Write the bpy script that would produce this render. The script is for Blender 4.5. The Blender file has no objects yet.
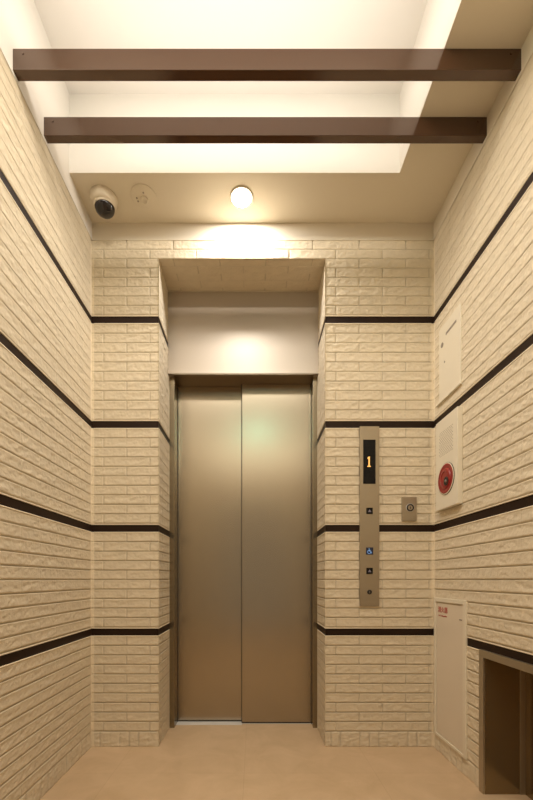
import bpy, bmesh, math
import numpy as np
from mathutils import Vector, Matrix

scene = bpy.context.scene
COL = scene.collection
PI = math.pi

# ------------------------------------------------------------------ dimensions (metres)
XL, XR = -0.857, 0.9497          # side wall faces
YB = 2.0                         # front face of the lift wall
YF = -2.0                        # entrance end of the lobby
ZC = 2.775                       # lowered ceiling
ZR = 3.142                       # raised ceiling inside the coffer
ZBR = 2.682                      # top of the brick cladding
OL, OR = -0.5025, 0.3755         # door opening in the cladding
YJ = 2.257                       # end of the brick reveal
ZO = 2.585                       # top of the opening
YREC = 1.757                     # far edge of the coffer
XREC = 0.6776                    # right edge of the coffer
YREC0 = -0.3
STRIPES = [0.6075, 1.1570, 1.7070, 2.2620]
SH = 0.0185
BASE = 0.079
NY0, NY1, NZ, NX = 0.55, 1.585, 0.592, 1.117   # recess in the right wall

# ------------------------------------------------------------------ materials
def mat(name, col, rough=0.5, metal=0.0, spec=0.5, noise=0.0, nscale=20.0, bump=0.0, bscale=200.0,
        emit=None, estr=0.0, coat=0.0, stretch=None, aniso=0.0):
    m = bpy.data.materials.new(name); m.use_nodes = True
    nt = m.node_tree; b = nt.nodes['Principled BSDF']
    b.inputs['Base Color'].default_value = (*col, 1)
    b.inputs['Roughness'].default_value = rough
    b.inputs['Metallic'].default_value = metal
    b.inputs['Specular IOR Level'].default_value = spec
    b.inputs['Coat Weight'].default_value = coat
    b.inputs['Coat Roughness'].default_value = 0.15
    if aniso:
        b.inputs['Anisotropic'].default_value = aniso
    tc = nt.nodes.new('ShaderNodeTexCoord')
    mp = nt.nodes.new('ShaderNodeMapping')
    nt.links.new(tc.outputs['Object'], mp.inputs['Vector'])
    if stretch: mp.inputs['Scale'].default_value = stretch
    if noise:
        n = nt.nodes.new('ShaderNodeTexNoise'); n.inputs['Scale'].default_value = nscale
        n.inputs['Detail'].default_value = 4
        nt.links.new(mp.outputs[0], n.inputs['Vector'])
        mx = nt.nodes.new('ShaderNodeMix'); mx.data_type = 'RGBA'
        mx.inputs[6].default_value = (*[c * (1 - noise) for c in col], 1)
        mx.inputs[7].default_value = (*[min(1, c * (1 + noise)) for c in col], 1)
        nt.links.new(n.outputs['Fac'], mx.inputs[0])
        nt.links.new(mx.outputs[2], b.inputs['Base Color'])
    if bump:
        n2 = nt.nodes.new('ShaderNodeTexNoise'); n2.inputs['Scale'].default_value = bscale
        n2.inputs['Detail'].default_value = 3
        nt.links.new(mp.outputs[0], n2.inputs['Vector'])
        bp = nt.nodes.new('ShaderNodeBump'); bp.inputs['Strength'].default_value = bump
        bp.inputs['Distance'].default_value = 0.002
        nt.links.new(n2.outputs['Fac'], bp.inputs['Height'])
        nt.links.new(bp.outputs['Normal'], b.inputs['Normal'])
    if emit:
        b.inputs['Emission Color'].default_value = (*emit, 1)
        b.inputs['Emission Strength'].default_value = estr
    return m

M = {}
M['brick'] = mat('cream_split_brick', (0.69, 0.592, 0.438), 0.75, spec=0.3, noise=0.08, nscale=22, bump=1.0, bscale=85)
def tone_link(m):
    # grout, sealant and brick are differently coloured materials; the lip tone imitates lit ledges
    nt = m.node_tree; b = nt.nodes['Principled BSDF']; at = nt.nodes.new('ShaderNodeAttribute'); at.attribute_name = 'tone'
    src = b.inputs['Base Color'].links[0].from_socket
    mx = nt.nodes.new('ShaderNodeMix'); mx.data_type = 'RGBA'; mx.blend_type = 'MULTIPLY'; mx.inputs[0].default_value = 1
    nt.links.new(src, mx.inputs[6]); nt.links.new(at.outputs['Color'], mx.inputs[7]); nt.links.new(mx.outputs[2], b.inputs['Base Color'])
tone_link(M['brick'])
M['plaster'] = mat('cream_plaster', (0.74, 0.67, 0.545), 0.7, spec=0.3, noise=0.02, nscale=5, bump=0.05, bscale=300)
M['white_plaster'] = mat('white_paint', (0.84, 0.80, 0.74), 0.7, spec=0.3, noise=0.01, nscale=4)
M['strip'] = mat('dark_brown_strip', (0.022, 0.011, 0.006), 0.5, spec=0.15)
M['beam'] = mat('brown_beam_laminate', (0.050, 0.021, 0.010), 0.18, spec=0.95)
M['beam'].node_tree.nodes['Principled BSDF'].inputs['Specular Tint'].default_value = (1.0, 0.84, 0.72, 1)
M['steel'] = mat('brushed_steel', (0.32, 0.27, 0.19), 0.27, 1.0, noise=0.03, nscale=30, stretch=(1, 1, 40), aniso=0.4)
M['steel_door'] = mat('brushed_steel_door', (0.42, 0.362, 0.275), 0.27, 1.0, noise=0.03, nscale=30, stretch=(40, 1, 1), aniso=0.4)
M['steel_satin'] = mat('satin_steel', (0.50, 0.435, 0.365), 0.5, 1.0, noise=0.03, nscale=30, stretch=(1, 1, 40))
M['steel_dark'] = mat('dark_steel', (0.32, 0.26, 0.18), 0.3, 1.0)
M['panel_metal'] = mat('champagne_faceplate', (0.42, 0.36, 0.27), 0.36, 0.85, noise=0.02, nscale=20)
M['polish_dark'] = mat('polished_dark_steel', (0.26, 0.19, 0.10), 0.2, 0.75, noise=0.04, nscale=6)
M['alu'] = mat('pale_aluminium', (0.75, 0.73, 0.70), 0.35, 0.3)
M['cover'] = mat('cream_cover', (0.74, 0.665, 0.525), 0.45, noise=0.01, nscale=4)
M['cabinet'] = mat('pinkish_cream_enamel', (0.69, 0.595, 0.47), 0.4, noise=0.01, nscale=4)
M['black'] = mat('black_gloss', (0.004, 0.004, 0.005), 0.25, spec=0.25)
M['lensblack'] = mat('smoked_dome', (0.012, 0.008, 0.008), 0.1, spec=0.6)
M['blackmat'] = mat('black_matt', (0.015, 0.012, 0.01), 0.5)
M['groove'] = mat('gap_shade_and_rubber', (0.04, 0.03, 0.02), 0.7)
M['red'] = mat('red_plastic', (0.27, 0.012, 0.011), 0.4, coat=0.1)
M['redink'] = mat('red_ink', (0.42, 0.07, 0.05), 0.5)
M['greyink'] = mat('grey_ink', (0.3, 0.25, 0.2), 0.5)
M['digit'] = mat('orange_digit', (0.9, 0.5, 0.15), 0.4, emit=(1.0, 0.48, 0.12), estr=0.9)
M['blue'] = mat('blue_button', (0.012, 0.02, 0.05), 0.3)
M['paleink'] = mat('lit_blue_symbol', (0.3, 0.5, 0.75), 0.4, emit=(0.25, 0.5, 0.9), estr=0.35)
M['greysym'] = mat('grey_symbol', (0.22, 0.2, 0.25), 0.4)
M['lamp'] = mat('lamp_lens', (1, 0.95, 0.85), 0.4, emit=(1.0, 0.95, 0.86), estr=6.0)
M['camwhite'] = mat('ivory_plastic', (0.74, 0.66, 0.52), 0.35)

# floor: large faint tiles
def floor_mat():
    m = mat('beige_floor_tile', (0.55, 0.40, 0.25), 0.35, spec=0.4)
    nt = m.node_tree; b = nt.nodes['Principled BSDF']
    tc = nt.nodes.new('ShaderNodeTexCoord'); mp = nt.nodes.new('ShaderNodeMapping')
    mp.inputs['Location'].default_value = (0.045, -0.53, 0)
    nt.links.new(tc.outputs['Object'], mp.inputs['Vector'])
    br = nt.nodes.new('ShaderNodeTexBrick')
    br.offset = 0.0; br.inputs['Scale'].default_value = 1.0
    br.inputs['Brick Width'].default_value = 0.6; br.inputs['Row Height'].default_value = 0.6
    br.inputs['Mortar Size'].default_value = 0.0016; br.inputs['Mortar Smooth'].default_value = 0.3
    br.inputs['Color1'].default_value = (1, 1, 1, 1); br.inputs['Color2'].default_value = (0.96, 0.96, 0.96, 1)
    br.inputs['Mortar'].default_value = (0.88, 0.86, 0.84, 1)
    nt.links.new(mp.outputs[0], br.inputs['Vector'])
    n = nt.nodes.new('ShaderNodeTexNoise'); n.inputs['Scale'].default_value = 6; n.inputs['Detail'].default_value = 6
    n.inputs['Roughness'].default_value = 0.6; n.inputs['Distortion'].default_value = 0.6
    nt.links.new(tc.outputs['Object'], n.inputs['Vector'])
    r = nt.nodes.new('ShaderNodeValToRGB')
    r.color_ramp.elements[0].position = 0.3; r.color_ramp.elements[0].color = (0.50, 0.35, 0.205, 1)
    r.color_ramp.elements[1].position = 0.7; r.color_ramp.elements[1].color = (0.60, 0.43, 0.27, 1)
    nt.links.new(n.outputs['Fac'], r.inputs[0])
    mx = nt.nodes.new('ShaderNodeMix'); mx.data_type = 'RGBA'; mx.blend_type = 'MULTIPLY'; mx.inputs[0].default_value = 1
    nt.links.new(r.outputs[0], mx.inputs[6]); nt.links.new(br.outputs['Color'], mx.inputs[7])
    nt.links.new(mx.outputs[2], b.inputs['Base Color'])
    return m
M['floor'] = floor_mat()

# ------------------------------------------------------------------ helpers
def link(name, me, m, parent=None):
    o = bpy.data.objects.new(name, me); COL.objects.link(o)
    if m is not None: me.materials.append(m)
    if parent is not None:
        o.parent = parent
        # children are modelled in world coordinates
        o.matrix_parent_inverse = Matrix.Translation(parent.location).inverted()
    return o

def obj(name, bm, m, parent=None, smooth=False):
    bmesh.ops.recalc_face_normals(bm, faces=bm.faces)
    me = bpy.data.meshes.new(name); bm.to_mesh(me); bm.free()
    if smooth:
        for p in me.polygons: p.use_smooth = True
    return link(name, me, m, parent)

def empty(name, loc):
    o = bpy.data.objects.new(name, None); o.location = loc; o.empty_display_size = 0.05
    COL.objects.link(o); return o

def tag(o, label, cat, group=None):
    o['label'] = label; o['category'] = cat
    if group: o['group'] = group
    return o

def struct(o, label=None):
    o['kind'] = 'structure'
    if label: o['label'] = label
    return o

def box(bm, x0, x1, y0, y1, z0, z1, bev=0.0):
    r = bmesh.ops.create_cube(bm, size=1)
    for v in r['verts']:
        v.co = Vector(((x0 + x1) / 2 + v.co.x * (x1 - x0), (y0 + y1) / 2 + v.co.y * (y1 - y0), (z0 + z1) / 2 + v.co.z * (z1 - z0)))
    if bev:
        es = list({e for v in r['verts'] for e in v.link_edges})
        bmesh.ops.bevel(bm, geom=es, offset=bev, segments=2, affect='EDGES', profile=0.5)
    return bm

def BX(*a, bev=0.0): return box(bmesh.new(), *a, bev=bev)

def frame_of(center, normal, up=(0, 0, 1)):
    n = Vector(normal).normalized(); u = Vector(up)
    x = u.cross(n)
    if x.length < 1e-4: x = Vector((1, 0, 0))
    x.normalize(); y = n.cross(x)
    m = Matrix((x, y, n)).transposed().to_4x4(); m.translation = Vector(center); return m

def lathe(bm, prof, center, normal, seg=40, up=(0, 0, 1), cap0=True, cap1=True):
    """prof: list of (radius, height along normal)"""
    Mx = frame_of(center, normal, up); rings = []
    for r, h in prof:
        if r <= 1e-6:
            rings.append([bm.verts.new(Mx @ Vector((0, 0, h)))])
        else:
            rings.append([bm.verts.new(Mx @ Vector((r * math.cos(2 * PI * i / seg), r * math.sin(2 * PI * i / seg), h))) for i in range(seg)])
    for a, b in zip(rings[:-1], rings[1:]):
        for i in range(seg):
            j = (i + 1) % seg
            if len(a) == 1 and len(b) > 1: bm.faces.new((a[0], b[i], b[j]))
            elif len(b) == 1 and len(a) > 1: bm.faces.new((a[i], a[j], b[0]))
            elif len(a) > 1: bm.faces.new((a[i], a[j], b[j], b[i]))
    if cap0 and len(rings[0]) > 1: bm.faces.new(rings[0])
    if cap1 and len(rings[-1]) > 1: bm.faces.new(rings[-1])
    return bm

def polyplate(bm, pts, center, normal, h0, h1, up=(0, 0, 1)):
    """extruded polygon, pts in the local plane"""
    Mx = frame_of(center, normal, up)
    a = [bm.verts.new(Mx @ Vector((x, y, h0))) for x, y in pts]
    b = [bm.verts.new(Mx @ Vector((x, y, h1))) for x, y in pts]
    n = len(pts)
    for i in range(n):
        j = (i + 1) % n; bm.faces.new((a[i], a[j], b[j], b[i]))
    bm.faces.new(a); bm.faces.new(b)
    return bm

def text(name, s, size, center, normal, m, parent, ext=0.0004, up=(0, 0, 1), offset=0.0, sx=1.0):
    cu = bpy.data.curves.new(name, 'FONT'); cu.body = s; cu.size = size; cu.extrude = ext; cu.offset = offset
    cu.align_x = 'CENTER'; cu.align_y = 'CENTER'; cu.resolution_u = 3
    t = bpy.data.objects.new(name, cu); COL.objects.link(t)
    bpy.context.view_layer.update()
    me = bpy.data.meshes.new_from_object(t.evaluated_get(bpy.context.evaluated_depsgraph_get()))
    bpy.data.objects.remove(t)
    Mx = frame_of(center, normal, up)
    me.transform(Mx @ Matrix.Diagonal((sx, 1, 1, 1)))
    me.materials.clear()
    return link(name, me, m, parent)

# ------------------------------------------------------------------ split-face brick relief
RS = np.random.RandomState(7)
TAB = RS.rand(256, 256)
def vnoise(x, y, sx, sy, ox=0):
    x = x / sx + ox + 500; y = y / sy + ox * 1.7 + 500
    xi = np.floor(x).astype(int); yi = np.floor(y).astype(int)
    fx = x - xi; fy = y - yi; fx = fx * fx * (3 - 2 * fx); fy = fy * fy * (3 - 2 * fy)
    g = lambda a, b: TAB[a % 256, b % 256]
    return (g(xi, yi) * (1 - fx) + g(xi + 1, yi) * fx) * (1 - fy) + (g(xi, yi + 1) * (1 - fx) + g(xi + 1, yi + 1) * fx) * fy

LIP = 0.005
def courses():
    """list of (z0, z1, kind, index)"""
    out = [(0.0, BASE, 'base', 0)]
    lo = BASE
    for k, c in enumerate(STRIPES):
        top = c - SH - LIP
        h = (top - lo) / 10
        for i in range(10): out.append((lo + i * h, lo + (i + 1) * h, 'brick', 9 - i))
        out.append((top, top + LIP, 'lip', 0))
        out.append((c - SH, c + SH, 'stripe', 0))
        out.append((c + SH, c + SH + LIP, 'lip', 0))
        lo = c + SH + LIP
    h = (ZBR - lo) / 8
    for i in range(8): out.append((lo + i * h, lo + (i + 1) * h, 'brick', 7 - i))
    return out
CRS = courses()
BL = 0.2467
G = 0.0036      # joint width

def relief(us, z0, z1, phase, ju, edge_flat=(), jdepth=-0.0078):
    """returns z grid and height array; us = 1-D array along the wall"""
    zs, hs = [], []
    for (a, b, kind, idx) in CRS:
        if b <= z0 + 1e-6 or a >= z1 - 1e-6: continue
        if kind == 'stripe':
            rel = [0.0004, (b - a) - 0.0004]; H = [-0.019, -0.019]
            for r, h in zip(rel, H): zs.append(a + r); hs.append(np.full(len(us), h))
            continue
        if kind == 'lip':
            zs += [a + 0.0001, b - 0.0001]; hs += [np.full(len(us), -0.0012), np.full(len(us), -0.0012)]
            continue
        L = b - a
        rel = [0.0, G * 0.75, G * 0.8 + 0.0022] + [G + 0.002 + (L - G - 0.003) * t for t in (0.14, 0.28, 0.42, 0.56, 0.7, 0.84, 0.95)] + [L - 0.0003]
        if kind == 'base':
            bl, ph = 0.051, 0.0
            rel = [0.0, 0.004] + [0.004 + (L - 0.008) * t for t in np.linspace(0.05, 0.97, 14)] + [L - 0.0005]
        else:
            bl, ph = BL, phase + (0.0 if idx % 2 == 0 else BL / 2)
        f = np.mod(us - ph, bl); d = np.minimum(f, bl - f)
        cell = np.floor((us - ph) / bl)
        for q, r in enumerate(rel):
            z = a + r
            if z > z1 + 1e-6: break
            n = 0.2 * vnoise(us + 1.2 * z, np.full_like(us, z), 0.034, 0.014, 3 + ju) + 0.4 * vnoise(us - 1.3 * z, np.full_like(us, z), 0.016, 0.009, 11 + ju) + 0.4 * vnoise(us + 0.5 * z, np.full_like(us, z), 0.009, 0.006, 29 + ju)
            off = TAB[(cell.astype(int) * 7 + idx * 13 + ju) % 256, (int(a * 100) + idx) % 256]
            ed = 1.0 if kind == 'base' else float(np.clip(min(r - G, L - r) / 0.010, 0.25, 1))
            h = -0.0078 * (1 - n) * ed - 0.0022 * (1 - ed) - 0.0008 * off + 0.0008
            if kind == 'brick':
                if r < G * 0.78: h = np.full_like(us, -0.0088)
                edge = min(1.0, max(0, (r - G) / 0.006)) if r > G * 0.78 else 1
                h = h - 0.0012 * (1 - edge)
                jd = jdepth
            else:
                jd = -0.0088
                if r < 0.003: h = h - 0.002
            w = np.clip((d - 0.0010) / 0.0022, 0, 1)
            h = h * w + np.minimum(jd, h) * (1 - w)
            zs.append(z); hs.append(h)
    if abs(zs[-1] - z1) > 1e-4: zs.append(z1); hs.append(hs[-1].copy())
    zs = np.array(zs); H = np.array(hs)
    for (ue, wid, hv) in edge_flat:
        w = np.clip(1 - (np.abs(us - ue) - wid) / 0.002, 0, 1)[None, :]
        st = (H < -0.0155)
        H = np.where(st, H, H * (1 - w) + hv * w)
    return zs, H

def ugrid(a, b, phase, fine=0.0055, coarse_below=None, extra=()):
    g = []
    if coarse_below is not None and a < coarse_below:
        g += list(np.arange(a, coarse_below, 0.03)); s = coarse_below
    else: s = a
    g += list(np.linspace(s, b, max(2, int((b - s) / fine) + 1)))
    k0 = math.floor((s - phase) / (BL / 2)); k1 = math.ceil((b - phase) / (BL / 2))
    for k in range(k0, k1 + 1):
        c = phase + k * BL / 2
        for d in (-0.0034, -0.0012, 0.0012, 0.0034):
            if s < c + d < b: g.append(c + d)
    for e in extra:
        if a <= e <= b: g.append(e)
    g = np.unique(np.round(np.array(g + [a, b]), 5))
    keep = [g[0]]
    for v in g[1:]:
        if v - keep[-1] > 0.0006: keep.append(v)
    keep[-1] = b
    return np.array(keep)

def patch(us, zs, H, fn, hole=None, seals=(), gz=-0.0072):
    """fn(u,z,h)->(x,y,z) arrays ; returns verts, faces"""
    U, Z = np.meshgrid(us, zs)
    X, Y, Zc = fn(U, Z, H)
    V = np.stack([X.ravel(), Y.ravel(), Zc.ravel()], 1)
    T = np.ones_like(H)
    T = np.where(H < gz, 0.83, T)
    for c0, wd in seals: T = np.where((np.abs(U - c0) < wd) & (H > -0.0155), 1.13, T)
    T = np.where(np.abs(H + 0.0012) < 1e-7, 1.12, T)  # lips beside the strips painted lighter, like ledges catching light
    nu, nz = len(us), len(zs)
    i, j = np.meshgrid(np.arange(nu - 1), np.arange(nz - 1))
    a = (j * nu + i).ravel()
    F = np.stack([a, a + 1, a + 1 + nu, a + nu], 1)
    if hole is not None:
        uc = (us[:-1] + us[1:]) / 2; zc = (zs[:-1] + zs[1:]) / 2
        UC, ZCc = np.meshgrid(uc, zc)
        keep = ~((UC > hole[0]) & (UC < hole[1]) & (ZCc > hole[2]) & (ZCc < hole[3]))
        F = F[keep.ravel()]
    return V, F, T.ravel()

def mesh_from(name, parts, m, parent=None):
    V = []; F = []; T = []; n = 0
    for v, f, t in parts:
        V.append(v); F.append(f + n); T.append(t); n += len(v)
    V = np.concatenate(V); F = np.concatenate(F)
    me = bpy.data.meshes.new(name)
    me.vertices.add(len(V)); me.vertices.foreach_set('co', V.astype(np.float32).ravel())
    me.loops.add(len(F) * 4); me.loops.foreach_set('vertex_index', F.astype(np.int32).ravel())
    me.polygons.add(len(F)); me.polygons.foreach_set('loop_start', np.arange(0, len(F) * 4, 4, dtype=np.int32))
    me.update(calc_edges=True)
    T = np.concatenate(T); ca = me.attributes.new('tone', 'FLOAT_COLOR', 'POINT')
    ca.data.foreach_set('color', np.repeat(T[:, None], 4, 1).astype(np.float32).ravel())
    return link(name, me, m, parent)

def quadpatch(p):
    return np.array(p, float), np.array([[0, 1, 2, 3]]), np.ones(4)

PH = 0.5577
# left wall ---------------------------------------------------------------
us = ugrid(YF, YB + 0.01, 0.04, coarse_below=0.75)
zs, H = relief(us, 0, ZBR, 0.04, 0, jdepth=-0.0042, edge_flat=[(YB - 0.002, 0.008, -0.004)])
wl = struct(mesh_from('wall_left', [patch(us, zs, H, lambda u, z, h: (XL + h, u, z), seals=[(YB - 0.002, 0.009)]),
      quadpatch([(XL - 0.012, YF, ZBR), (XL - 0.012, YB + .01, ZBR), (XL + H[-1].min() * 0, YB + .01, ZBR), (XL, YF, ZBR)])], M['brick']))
bm = BX(XL - 0.05, XL - 0.001, YF, YB + 0.05, ZBR, ZR)
obj('plaster_band', bm, M['white_plaster'], wl)
# right wall --------------------------------------------------------------
us = ugrid(YF, YB + 0.01, 0.11, coarse_below=0.75, extra=(NY0, NY1))
zs, H = relief(us, 0, ZBR, 0.11, 60, jdepth=-0.0042, edge_flat=[(YB - 0.002, 0.008, -0.004)])
zs2 = zs.copy(); k = int(np.argmin(np.abs(zs2 - NZ))); zs2[k] = NZ
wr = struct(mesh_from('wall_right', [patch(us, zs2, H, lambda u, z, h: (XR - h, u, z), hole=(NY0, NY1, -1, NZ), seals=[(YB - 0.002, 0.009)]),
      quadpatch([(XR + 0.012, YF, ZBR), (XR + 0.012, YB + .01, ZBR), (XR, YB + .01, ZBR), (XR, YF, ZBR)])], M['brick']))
obj('plaster_band', BX(XR + 0.001, XR + 0.05, YF, YB + 0.05, ZBR, ZC), M['plaster'], wr)
# lift wall ---------------------------------------------------------------
parts = []
us = ugrid(XL - 0.01, OL, PH - 8 * BL)
zs, H = relief(us, 0, ZO, PH - 8 * BL, 0, edge_flat=[(OL, 0.0025, 0.0), (XL + 0.004, 0.005, -0.004)])
parts.append(patch(us, zs, H, lambda u, z, h: (np.where(h < -0.0155, np.minimum(u, OL - 0.021), u), YB - h, z), seals=[(XL + 0.002, 0.008)]))
us = ugrid(OR, XR + 0.01, PH - 2 * BL)
zs, H = relief(us, 0, ZO, PH - 2 * BL, 0, edge_flat=[(OR, 0.0025, 0.0), (XR - 0.004, 0.005, -0.004)])
parts.append(patch(us, zs, H, lambda u, z, h: (np.where(h < -0.0155, np.maximum(u, OR + 0.021), u), YB - h, z), seals=[(XR - 0.002, 0.008)]))
us = ugrid(XL - 0.01, XR + 0.01, PH - 8 * BL, extra=(OL, OR))
zs, H = relief(us, ZO - 0.001, ZBR, PH - 8 * BL, 0, edge_flat=[(XR - 0.004, 0.005, -0.004), (XL + 0.004, 0.005, -0.004)])
zs = np.maximum(zs, ZO)
parts.append(patch(us, zs, H, lambda u, z, h: (u, YB - h, z)))
# reveals
us = ugrid(YB, YJ + 0.01, YB + 0.09)
zs, H = relief(us, 0, ZO, YB + 0.09, 90, edge_flat=[(YB, 0.0025, 0.0), (YJ, 0.006, -0.002)])
parts.append(patch(us, zs, H, lambda u, z, h: (OL + h, np.where(h < -0.0155, np.maximum(u, YB + 0.021), u), z)))
zs, H = relief(us, 0, ZO, YB + 0.09, 130, edge_flat=[(YB, 0.0025, 0.0), (YJ, 0.006, -0.002)])
parts.append(patch(us, zs, H, lambda u, z, h: (OR - h, np.where(h < -0.0155, np.maximum(u, YB + 0.021), u), z)))
# underside of the lintel (brick slips laid flat)
us = ugrid(OL - 0.01, OR + 0.01, PH - 8 * BL)
vs = np.array(sorted(set(np.round(np.concatenate([np.linspace(YB, YJ, 60), [YB + 0.051 * i + d for i in range(1, 5) for d in (-.002, .002)]]), 5))))
Hs = []
for v in vs:
    row = int((v - YB) / 0.051); ph = PH + (BL / 2 if row % 2 else 0)
    f = np.mod(us - ph, BL); d = np.minimum(f, BL - f)
    n = vnoise(us, np.full_like(us, v), 0.03, 0.015, 71)
    h = -0.002 * (1 - n)
    fv = (v - YB) % 0.051; dv = min(fv, 0.051 - fv)
    if dv < 0.0015 and v > YB + 0.01: h = h * 0 - 0.0025
    h = np.where(d < 0.0015, -0.003, h)
    if v < YB + 0.002: h = h * 0
    Hs.append(h)
parts.append(patch(us, vs, np.array(Hs), lambda u, z, h: (u, z, ZO - h), gz=-0.0024))
parts.append(quadpatch([(XL - .01, YB + .012, ZBR), (XR + .01, YB + .012, ZBR), (XR + .01, YB, ZBR), (XL - .01, YB, ZBR)]))
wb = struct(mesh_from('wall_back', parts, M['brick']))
obj('plaster_band', BX(XL - 0.05, XR + 0.05, YB + 0.003, YB + 0.06, ZBR, ZC), M['plaster'], wb)
obj('plaster_band', BX(OL - 0.0, OR + 0.0, YJ - 0.03, YJ - 0.012, ZO - 0.012, ZO + 0.01), M['plaster'], wb).name = 'lintel_bead'

# dark strips -------------------------------------------------------------
def ring_strip(bm, path, z0, z1, d=0.016, t=0.007):
    """path: list of ((x,y),(nx,ny)) segments as polylines on the strip's front face and its back face"""
    front, back = path
    n = len(front)
    vf0 = [bm.verts.new((x, y, z0)) for x, y in front]; vf1 = [bm.verts.new((x, y, z1)) for x, y in front]
    vb0 = [bm.verts.new((x, y, z0)) for x, y in back]; vb1 = [bm.verts.new((x, y, z1)) for x, y in back]
    for i in range(n - 1):
        bm.faces.new((vf0[i], vf0[i + 1], vf1[i + 1], vf1[i]))
        bm.faces.new((vb0[i], vb0[i + 1], vb1[i + 1], vb1[i]))
        bm.faces.new((vf0[i], vf0[i + 1], vb0[i + 1], vb0[i]))
        bm.faces.new((vf1[i], vf1[i + 1], vb1[i + 1], vb1[i]))
    bm.faces.new((vf0[0], vf1[0], vb1[0], vb0[0])); bm.faces.new((vf0[-1], vf1[-1], vb1[-1], vb0[-1]))
ti = 0
FD, BD = 0.0045, 0.026
for c in STRIPES:
    ti += 1
    bm = bmesh.new()
    ring_strip(bm, ([(XL - FD, YF), (XL - FD, YB + FD), (OL - FD, YB + FD), (OL - FD, YJ + 0.004)],
                    [(XL - BD, YF), (XL - BD, YB + BD), (OL - BD, YB + BD), (OL - BD, YJ + 0.004)]), c - SH - .001, c + SH + .001)
    struct(obj('trim_%d' % ti, bm, M['strip']))
    ti += 1
    bm = bmesh.new()
    ring_strip(bm, ([(XR + FD, YF), (XR + FD, YB + FD), (OR + FD, YB + FD), (OR + FD, YJ + 0.004)],
                    [(XR + BD, YF), (XR + BD, YB + BD), (OR + BD, YB + BD), (OR + BD, YJ + 0.004)]), c - SH - .001, c + SH + .001)
    struct(obj('trim_%d' % ti, bm, M['strip']))

# floor, ceiling, entrance wall -------------------------------------------
struct(obj('floor', BX(XL - 0.1, 1.4, YF - 0.1, 2.6, -0.05, 0.0), M['floor']))
bm = bmesh.new()
box(bm, XL - 0.003, XR + 0.05, YREC, YB + 0.06, ZC, ZC + 0.02)
for (x0, x1, y0, y1) in [(XREC, XR + 0.05, YREC0, YREC), (XL - 0.05, XR + 0.05, YF, YREC0)]:
    box(bm, x0, x1, y0, y1, ZC, ZC + 0.02)
ce = struct(obj('ceiling', bm, M['plaster']))
bm = bmesh.new()
box(bm, XL - 0.05, XREC + 0.05, YREC0 - 0.05, YREC + 0.05, ZR, ZR + 0.03)
box(bm, XL - 0.003, XREC + 0.05, YREC - 0.001, YREC + 0.05, ZC + 0.0003, ZR)
box(bm, XL - 0.003, XREC + 0.05, YREC0 - 0.05, YREC0 - 0.0005, ZC + 0.0003, ZR)
box(bm, XREC - 0.001, XREC + 0.05, YREC0, YREC, ZC + 0.0003, ZR)
obj('coffer', bm, M['white_plaster'], ce)
bm = bmesh.new()
box(bm, XL - .05, -0.62, YF - 0.1, YF, 0, ZC); box(bm, 0.72, XR + .05, YF - 0.1, YF, 0, ZC); box(bm, -0.62, 0.72, YF - 0.1, YF, 2.35, ZC)
struct(obj('wall_front', bm, M['plaster']))

# ------------------------------------------------------------------ lift doors
d1 = struct(empty('door_1', (-0.061, 2.257, 0)), 'two panel sliding lift door in brushed steel with steel transom')
FL, FR = -0.4754, 0.3523
bm = bmesh.new()
box(bm, OL - 0.035, FL, YJ, YJ + 0.16, 0.0, 2.0952, bev=0.0015)
box(bm, FR, OR + 0.035, YJ, YJ + 0.16, 0.0, 2.0952, bev=0.0015)
obj('door_frame', bm, M['steel'], d1)
bm = bmesh.new()
box(bm, OL - 0.004, OR + 0.004, 2.219, 2.42, 2.0948, ZO - 0.008, bev=0.002)
obj('transom_panel', bm, M['steel_satin'], d1)
obj('header_lining', BX(FL, FR, 2.2235, 2.40, 2.0915, 2.0946), M['steel_dark'], d1)
obj('door_panel', BX(-0.074, FR + 0.03, 2.328, 2.352, 0.004, 2.0912, bev=0.002), M['steel_door'], d1)
obj('door_panel', BX(FL - 0.03, -0.04, 2.361, 2.385, 0.004, 2.0912, bev=0.002), M['steel_door'], d1)
bm = bmesh.new()
box(bm, FL, -0.074, 2.303, 2.357, -0.02, 0.0015); box(bm, -0.074, FR, 2.3215, 2.357, -0.02, 0.0015); box(bm, FL, FR, 2.359, 2.45, -0.02, 0.001)
obj('sill', bm, M['alu'], d1)
bm = bmesh.new()
box(bm, FL, FL + 0.002, 2.352, 2.36, 0, 2.09); box(bm, FR - 0.002, FR, 2.32, 2.328, 0, 2.09); box(bm, -0.0775, -0.074, 2.331, 2.361, 0.004, 2.091)
box(bm, FL, -0.076, 2.3585, 2.361, 0.002, 0.009); box(bm, -0.074, FR, 2.3255, 2.328, 0.002, 0.009)
obj('door_gasket', bm, M['groove'], d1)

# ------------------------------------------------------------------ ceiling beams
for i, (y0, y1, lab) in enumerate([(1.3445, 1.3755, 'dark brown beam across the raised ceiling, nearer one seen higher in the photo'),
                                   (1.543, 1.572, 'dark brown beam across the raised ceiling, farther one closer to the round ceiling lamp')]):
    e = tag(empty('ceiling_beam', ((XL + XR) / 2, (y0 + y1) / 2, 2.698)), lab, 'beam', 'beams under the raised ceiling')
    obj('beam_body', BX(XL - 0.003, XR + 0.003, y0, y1, 2.698, ZC - 0.0008, bev=0.0012), M['beam'], e)
    for sx in (XR - 0.035, XL + 0.035):
        obj('screw_cap', lathe(bmesh.new(), [(0.004, 0), (0.004, 0.0012), (0, 0.0018)], (sx, y0, ZC - 0.018), (0, -1, 0), 16), M['beam'], e)

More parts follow.
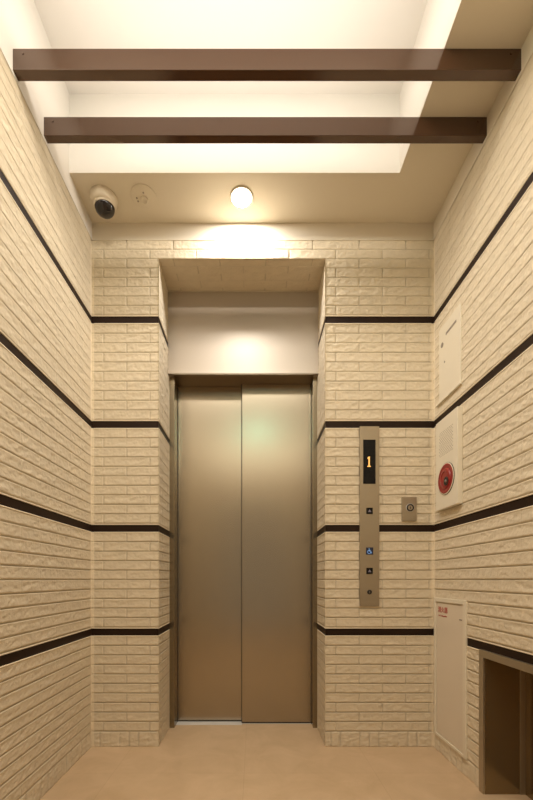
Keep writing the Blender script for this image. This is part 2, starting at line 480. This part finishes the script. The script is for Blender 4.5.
# ------------------------------------------------------------------ downlight
DLX, DLY = -0.0613, 1.87
e = tag(empty('downlight', (DLX, DLY, ZC)), 'glowing round recessed lamp in the ceiling above the lift door', 'lamp')
obj('trim_ring', lathe(bmesh.new(), [(0.0585, 0), (0.0585, 0.003), (0.052, 0.005), (0.0505, 0.003), (0.0505, 0)], (DLX, DLY, ZC), (0, 0, -1), 48, up=(0, 1, 0)), M['camwhite'], e, True)
obj('lens', lathe(bmesh.new(), [(0.0505, 0.0005), (0.048, 0.0028), (0.03, 0.004), (0, 0.0045)], (DLX, DLY, ZC), (0, 0, -1), 48, up=(0, 1, 0)), M['lamp'], e, True)

# ------------------------------------------------------------------ security camera
CX, CY = -0.743, 1.872
e = tag(empty('security_camera', (CX, CY, ZC)), 'ivory dome security camera with black glossy lens, in the left ceiling corner', 'camera')
obj('housing', lathe(bmesh.new(), [(0.064, 0), (0.064, 0.005), (0.0625, 0.014), (0.058, 0.025), (0.052, 0.033), (0.044, 0.038), (0.0, 0.039)],
    (CX, CY, ZC), (0, 0, -1), 48, up=(0, 1, 0)), M['camwhite'], e, True)
ax = Vector((0.06, 0.10, -1)).normalized()
cc = Vector((CX + 0.0, CY + 0.008, ZC - 0.030))
obj('lens_ring', lathe(bmesh.new(), [(0.051, -0.006), (0.0515, 0.004), (0.050, 0.010), (0.0475, 0.011), (0.047, -0.006)], cc, ax, 48, up=(0, 1, 0)), M['camwhite'], e, True)
prof = [(0.047, 0.008)] + [(0.0475 * math.cos(a), 0.010 + 0.036 * math.sin(a)) for a in np.linspace(0, PI / 2 - 0.001, 12)]
prof[-1] = (0, 0.046)
dm = obj('lens_dome', lathe(bmesh.new(), prof, cc, ax, 48, up=(0, 1, 0), cap0=False), M['lensblack'], e, True)

# ------------------------------------------------------------------ ceiling plate with a small knob
SX, SY = -0.543, 1.867
e = tag(empty('smoke_detector', (SX, SY, ZC)), 'flat round cream detector flush in ceiling beside the dome camera', 'detector')
obj('cover_plate', lathe(bmesh.new(), [(0.0635, 0), (0.0635, 0.0025), (0.061, 0.004), (0.0595, 0.0028), (0.057, 0.004), (0, 0.0045)], (SX, SY, ZC), (0, 0, -1), 48, up=(0, 1, 0)), M['plaster'], e, True)
obj('sensor_knob', lathe(bmesh.new(), [(0.018, 0.003), (0.018, 0.013), (0.013, 0.016), (0.010, 0.010), (0.0, 0.010)], (SX, SY + 0.006, ZC), (0, 0, -1), 28, up=(0, 1, 0)), M['plaster'], e, True)
for dx, dy in ((-0.036, 0.0), (-0.034, 0.016), (0.004, -0.026)):
    obj('vent_hole', lathe(bmesh.new(), [(0.0042, 0.003), (0.0042, 0.0062), (0, 0.0066)], (SX + dx, SY + dy, ZC), (0, 0, -1), 14, up=(0, 1, 0)), M['greyink'], e)

# ------------------------------------------------------------------ lift call panel
PX0, PX1, PZ0, PZ1 = 0.5577, 0.6600, 0.746, 1.6935
YP = YB - 0.009
def px(x): return (x - 254) / 189.0
def pz(y): return (747 - y) / 189.0
# the plate stands a few millimetres proud of the bricks
e = tag(empty('lift_call_panel', ((PX0 + PX1) / 2, YB, PZ0)), 'tall narrow metal lift call panel with floor display reading 1', 'control panel')
obj('faceplate', BX(PX0, PX1, YP, YB + 0.004, PZ0, PZ1, bev=0.0012), M['panel_metal'], e)
dsp = obj('display', BX(px(362.7), px(375.0), YP - 0.0012, YP + 0.002, pz(484.3), pz(440.3), bev=0.0004), M['black'], e)
bm = bmesh.new()
dg = [(-0.0085, -0.027), (0.0085, -0.027), (0.0085, -0.0215), (0.0035, -0.0215), (0.0035, 0.027), (-0.0015, 0.027), (-0.0085, 0.0205), (-0.0085, 0.0145), (-0.0030, 0.0175), (-0.0030, -0.0215), (-0.0085, -0.0215)]
polyplate(bm, dg, (px(368.5), YP - 0.0014, pz(462.3)), (0, -1, 0), -0.0002, 0.0003)
obj('digit', bm, M['digit'], dsp)
cxp = px(369.0)
def button(cy, w=0.0335, m='black', name='call_button'):
    z = pz(cy)
    return obj(name, BX(cxp - w / 2, cxp + w / 2, YP - 0.002, YP + 0.002, z - w / 2, z + w / 2, bev=0.0008), M[m], e), z
for cy in (511.2, 571.0):
    b, z = button(cy)
    bm = bmesh.new()
    s = 0.009
    polyplate(bm, [(-s, -s * 0.7), (s, -s * 0.7), (0, s * 0.9)], (cxp, YP - 0.002, z), (0, -1, 0), -0.0002, 0.0004)
    obj('arrow_symbol', bm, M['greysym'], b)
b, z = button(551.2, 0.038, 'blue', 'wheelchair_button')
bm = bmesh.new()
# wheelchair user symbol
def seg(bm, p, q, w):
    p = Vector(p); q = Vector(q); d = (q - p).normalized(); n = Vector((-d.y, d.x)) * w / 2
    p2 = p - d * w * 0.3; q2 = q + d * w * 0.3
    polyplate(bm, [tuple(p2 + n), tuple(p2 - n), tuple(q2 - n), tuple(q2 + n)], (cxp, YP - 0.002, z), (0, -1, 0), -0.0002, 0.0004)
K = 0.001
polyplate(bm, [(-3 * K + 2.2 * K * math.cos(a), 13 * K + 2.2 * K * math.sin(a)) for a in np.linspace(0, 2 * PI, 12, endpoint=False)], (cxp, YP - 0.002, z), (0, -1, 0), -0.0002, 0.0004)
seg(bm, (-3 * K, 9 * K), (-2 * K, 0), 2.6 * K); seg(bm, (-2 * K, 0), (6 * K, -1 * K), 2.6 * K); seg(bm, (6 * K, -1 * K), (9 * K, -11 * K), 2.4 * K)
seg(bm, (-3 * K, 5 * K), (5 * K, 4 * K), 2 * K); seg(bm, (9 * K, -11 * K), (12 * K, -10 * K), 2 * K)
prev = None
for a in np.linspace(math.radians(110), math.radians(350), 12):
    p = (-2.5 * K + 8.5 * K * math.cos(a), -5 * K + 8.5 * K * math.sin(a))
    if prev: seg(bm, prev, p, 2.2 * K)
    prev = p
obj('wheelchair_symbol', bm, M['paleink'], b)
kz = pz(592.0)
k_ = obj('key_switch', lathe(bmesh.new(), [(0.0125, 0), (0.0125, 0.002), (0.010, 0.003), (0, 0.003)], (cxp, YP, kz), (0, -1, 0), 24), M['blackmat'], e)
obj('key_slot', BX(cxp - 0.001, cxp + 0.001, YP - 0.0036, YP - 0.002, kz - 0.006, kz + 0.006), M['greyink'], k_)

# ------------------------------------------------------------------ key switch plate
kx0, kx1, kz0, kz1 = px(401.6), px(416.0), pz(521), pz(497.2)
e = tag(empty('key_switch_plate', ((kx0 + kx1) / 2, YB, kz0)), 'small metal plate with round key switch right of the lift call panel', 'switch')
obj('faceplate', BX(kx0, kx1, YB - 0.009, YB + 0.004, kz0, kz1, bev=0.0012), M['panel_metal'], e)
kc = (px(409.4), YB - 0.009, pz(508.1))
obj('lock_ring', lathe(bmesh.new(), [(0.0215, 0), (0.0215, 0.002), (0.019, 0.003), (0.0165, 0.002), (0.0165, 0)], kc, (0, -1, 0), 32), M['alu'], e, False)
ba = obj('lock_collar', lathe(bmesh.new(), [(0.0200, 0), (0.0200, 0.0036), (0.0125, 0.0036), (0.0125, 0)], kc, (0, -1, 0), 32), M['blackmat'], e)
obj('lock_barrel', lathe(bmesh.new(), [(0.0125, 0), (0.0125, 0.003), (0, 0.003)], kc, (0, -1, 0), 28), M['panel_metal'], e)
obj('keyhole', BX(kc[0] - 0.0022, kc[0] + 0.0022, kc[1] - 0.0038, kc[1] - 0.001, kc[2] - 0.006, kc[2] + 0.006), M['blackmat'], e)

# ------------------------------------------------------------------ cover on the right wall (upper)
uy0, uy1, uz0, uz1 = 1.735, 1.938, 1.788, 2.158
XU = XR - 0.0015
e = tag(empty('wall_cover', (XR, (uy0 + uy1) / 2, uz0)), 'plain cream cover plate on right wall with thin slot, above the red fire alarm', 'cover plate')
bm = BX(XU, XR + 0.012, uy0, uy1, uz0, uz1, bev=0.0012)
obj('cover_panel', bm, M['cover'], e)
obj('bottom_lip', BX(XR - 0.008, XR + 0.004, uy0 - 0.006, uy1 + 0.02, uz0 - 0.007, uz0 + 0.001, bev=0.001), M['cover'], e)
obj('name_slot', BX(XU - 0.0012, XU + 0.001, 1.772, 1.868, 2.094, 2.105), M['greyink'], e)
obj('lock', lathe(bmesh.new(), [(0.012, 0), (0.012, 0.0015), (0, 0.002)], (XU, 1.905, 2.067), (-1, 0, 0), 20), M['greyink'], e)
obj('screw', lathe(bmesh.new(), [(0.005, 0), (0.005, 0.001), (0, 0.0014)], (XU, 1.88, 1.969), (-1, 0, 0), 16), M['greyink'], e)

# ------------------------------------------------------------------ fire alarm unit
ay0, ay1, az0, az1 = 1.7257, 1.932, 1.2324, 1.678
XA = XR - 0.021
e = tag(empty('fire_alarm', (XR, (ay0 + ay1) / 2, az0)), 'cream fire alarm box with round red button and speaker holes on right wall', 'fire alarm')
obj('housing', BX(XA, XR + 0.004, ay0, ay1, az0, az1, bev=0.003), M['cover'], e)
bm = bmesh.new()
ys = np.linspace(1.772, 1.888, 9); zz = np.linspace(1.497, 1.612, 15)
for r, z_ in enumerate(zz):
    for y_ in ys:
        yy = y_ + (0.0036 if r % 2 else -0.0036)
        box(bm, XA - 0.0004, XA + 0.001, yy - 0.0038, yy + 0.0038, z_ - 0.0013, z_ + 0.0013)
g_ = obj('speaker_grille', bm, M['greyink'], e)
ac = Vector((XA, 1.827, 1.3734)); an = (-1, 0, 0)
obj('bezel', lathe(bmesh.new(), [(0.0772, 0), (0.0772, 0.0025), (0.0755, 0.003), (0.0755, 0)], ac, an, 48), M['blackmat'], e)
obj('reflector_ring', lathe(bmesh.new(), [(0.0755, 0), (0.0755, 0.0035), (0.0715, 0.0045), (0.0705, 0)], ac, an, 48), M['cover'], e)
rd = obj('red_plate', lathe(bmesh.new(), [(0.071, 0), (0.071, 0.0045), (0.065, 0.006), (0.052, 0.0035), (0.050, 0.0035), (0.047, 0.008), (0.034, 0.0105), (0.033, 0.0075), (0, 0.0075)], ac, an, 48), M['red'], e)
pc = ac + Vector((0, -0.018, -0.016))
pb = obj('push_button', lathe(bmesh.new(), [(0.021, 0.006), (0.021, 0.011), (0.0185, 0.012), (0.012, 0.010), (0, 0.010)], pc, an, 32), M['blackmat'], e)
obj('button_lens', lathe(bmesh.new(), [(0.0075, 0.011), (0.0065, 0.0135), (0, 0.0145)], pc, an, 24), M['greyink'], pb, True)

# ------------------------------------------------------------------ fire extinguisher cabinet
hy0, hy1, hz0, hz1 = 1.690, 1.989, 0.079, 0.792
e = tag(empty('extinguisher_cabinet', (XR, (hy0 + hy1) / 2, hz0)), 'cream recessed fire extinguisher cabinet with red lettering low on right wall', 'cabinet')
XF = XR - 0.004; t_ = 0.0235
bm = bmesh.new()
box(bm, XF, XR + 0.02, hy0, hy0 + t_, hz0, hz1, bev=0.0012); box(bm, XF, XR + 0.02, hy1 - t_ * 0.8, hy1, hz0, hz1, bev=0.0012)
box(bm, XF, XR + 0.02, hy0 + t_, hy1 - t_ * 0.8, hz1 - 0.020, hz1, bev=0.0012); box(bm, XF, XR + 0.02, hy0 + t_, hy1 - t_ * 0.8, hz0, hz0 + 0.014, bev=0.0012)
obj('cabinet_frame', bm, M['cover'], e)
obj('shadow_gap', BX(XR + 0.008, XR + 0.015, hy0 + 0.018, hy1 - 0.014, hz0 + 0.01, hz1 - 0.016), M['groove'], e)  # dark backing sheet painted in for the shade inside the door gap
XD = XR + 0.0005
dr = obj('cabinet_door', BX(XD, XD + 0.008, hy0 + t_ + 0.006, hy1 - t_ * 0.8 - 0.002, hz0 + 0.018, hz1 - 0.0265 - 0.001, bev=0.001), M['cabinet'], e)
text('red_lettering', '消火器', 0.032, (XD - 0.0006, 1.902, 0.731), (-1, 0, 0), M['redink'], dr, offset=0.0004)
text('small_red_lettering', 'Fire Extinguisher', 0.0125, (XD - 0.0006, 1.902, 0.703), (-1, 0, 0), M['redink'], dr)
obj('print_bar', BX(XD - 0.0012, XD + 0.001, 1.727, 1.749, 0.697, 0.703, bev=0.0004), M['greyink'], dr)  # plain bar standing in for small unreadable grey print

# ------------------------------------------------------------------ steel lined recess at the floor
e = tag(empty('recessed_steel_cabinet', (XR, 1.2, 0)), 'dark steel-lined recessed cabinet at floor level, lower right corner', 'cabinet')
XW = XR - 0.006
bm = bmesh.new()
box(bm, XW, XR + 0.003, NY1 - 0.0275, NY1 + 0.002, 0.0, NZ - 0.028, bev=0.001)
box(bm, XW, XR + 0.02, NY0, NY1 + 0.002, NZ - 0.028, NZ + 0.002, bev=0.001)
box(bm, XW, XR + 0.003, NY0 - 0.002, NY0 + 0.0275, 0.0, NZ - 0.028, bev=0.001)
obj('cabinet_frame', bm, M['panel_metal'], e)
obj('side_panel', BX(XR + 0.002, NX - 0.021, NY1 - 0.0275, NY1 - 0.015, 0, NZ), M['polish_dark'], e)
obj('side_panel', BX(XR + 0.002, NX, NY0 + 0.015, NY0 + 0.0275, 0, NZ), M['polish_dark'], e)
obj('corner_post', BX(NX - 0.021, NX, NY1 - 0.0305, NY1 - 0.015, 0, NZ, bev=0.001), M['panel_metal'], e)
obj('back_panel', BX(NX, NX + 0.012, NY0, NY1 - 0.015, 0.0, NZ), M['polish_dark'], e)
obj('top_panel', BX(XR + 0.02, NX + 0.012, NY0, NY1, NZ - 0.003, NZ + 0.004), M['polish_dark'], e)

# ------------------------------------------------------------------ lights
def area(name, loc, rot, sx, sy, power, col, shape='RECTANGLE', spread=PI):
    l = bpy.data.lights.new(name, 'AREA'); l.shape = shape; l.size = sx
    if shape in ('RECTANGLE', 'ELLIPSE'): l.size_y = sy
    l.energy = power; l.color = col; l.spread = spread
    o = bpy.data.objects.new(name, l); o.location = loc; o.rotation_euler = rot; COL.objects.link(o)
    return o
WARM = (1.0, 0.83, 0.62)
area('downlight_glow', (DLX, DLY, ZC - 0.007), (0, 0, 0), 0.09, 0.09, 8.0, (1.0, 0.975, 0.94), 'DISK')
# lamp in the coffer, added fill below the lobby ceiling
def point(name, loc, power, col, r):
    l = bpy.data.lights.new(name, 'POINT'); l.energy = power; l.color = col; l.shadow_soft_size = r
    o = bpy.data.objects.new(name, l); o.location = loc; COL.objects.link(o); return o
area('coffer_lamp', (-0.1, 0.68, ZR - 0.012), (0, 0, 0), 1.3, 0.42, 30, (1.0, 0.92, 0.81))
for by, bw in ((1.36, 2.1), (1.5575, 1.0)):
    area('beam_top_light', (-0.09, by, ZC + 0.004), (PI, 0, 0), 1.2, 0.018, bw, (1.0, 0.955, 0.91))
area('lobby_fill', (0.05, -1.1, ZC - 0.01), (0, 0, 0), 1.6, 1.5, 17, (1.0, 0.88, 0.70))  # unseen fill light added behind the camera
area('exit_glow', (0.035, 0.0, 2.70), (PI / 2, 0, 0), 0.12, 0.10, 1.0, (0.2, 1.0, 0.85))

w = bpy.data.worlds.new('World'); scene.world = w; w.use_nodes = True
w.node_tree.nodes['Background'].inputs[0].default_value = (1.0, 0.85, 0.66, 1)
w.node_tree.nodes['Background'].inputs[1].default_value = 0.35

# ------------------------------------------------------------------ camera
cd = bpy.data.cameras.new('Camera'); cam = bpy.data.objects.new('Camera', cd); COL.objects.link(cam)
cam.location = (0, 0, 0.8836); cam.rotation_euler = (PI / 2, 0, 0)
cd.sensor_fit = 'AUTO'; cd.sensor_width = 36.0; cd.lens = 378.0 / 800 * 36.0
cd.shift_x = (266.5 - 254) / 800.0; cd.shift_y = (580 - 400) / 800.0
cd.clip_start = 0.01
scene.camera = cam

vs_ = scene.view_settings
vs_.view_transform = 'Standard'; vs_.look = 'None'; vs_.exposure = 0.0; vs_.gamma = 1.0; vs_.use_curve_mapping = False
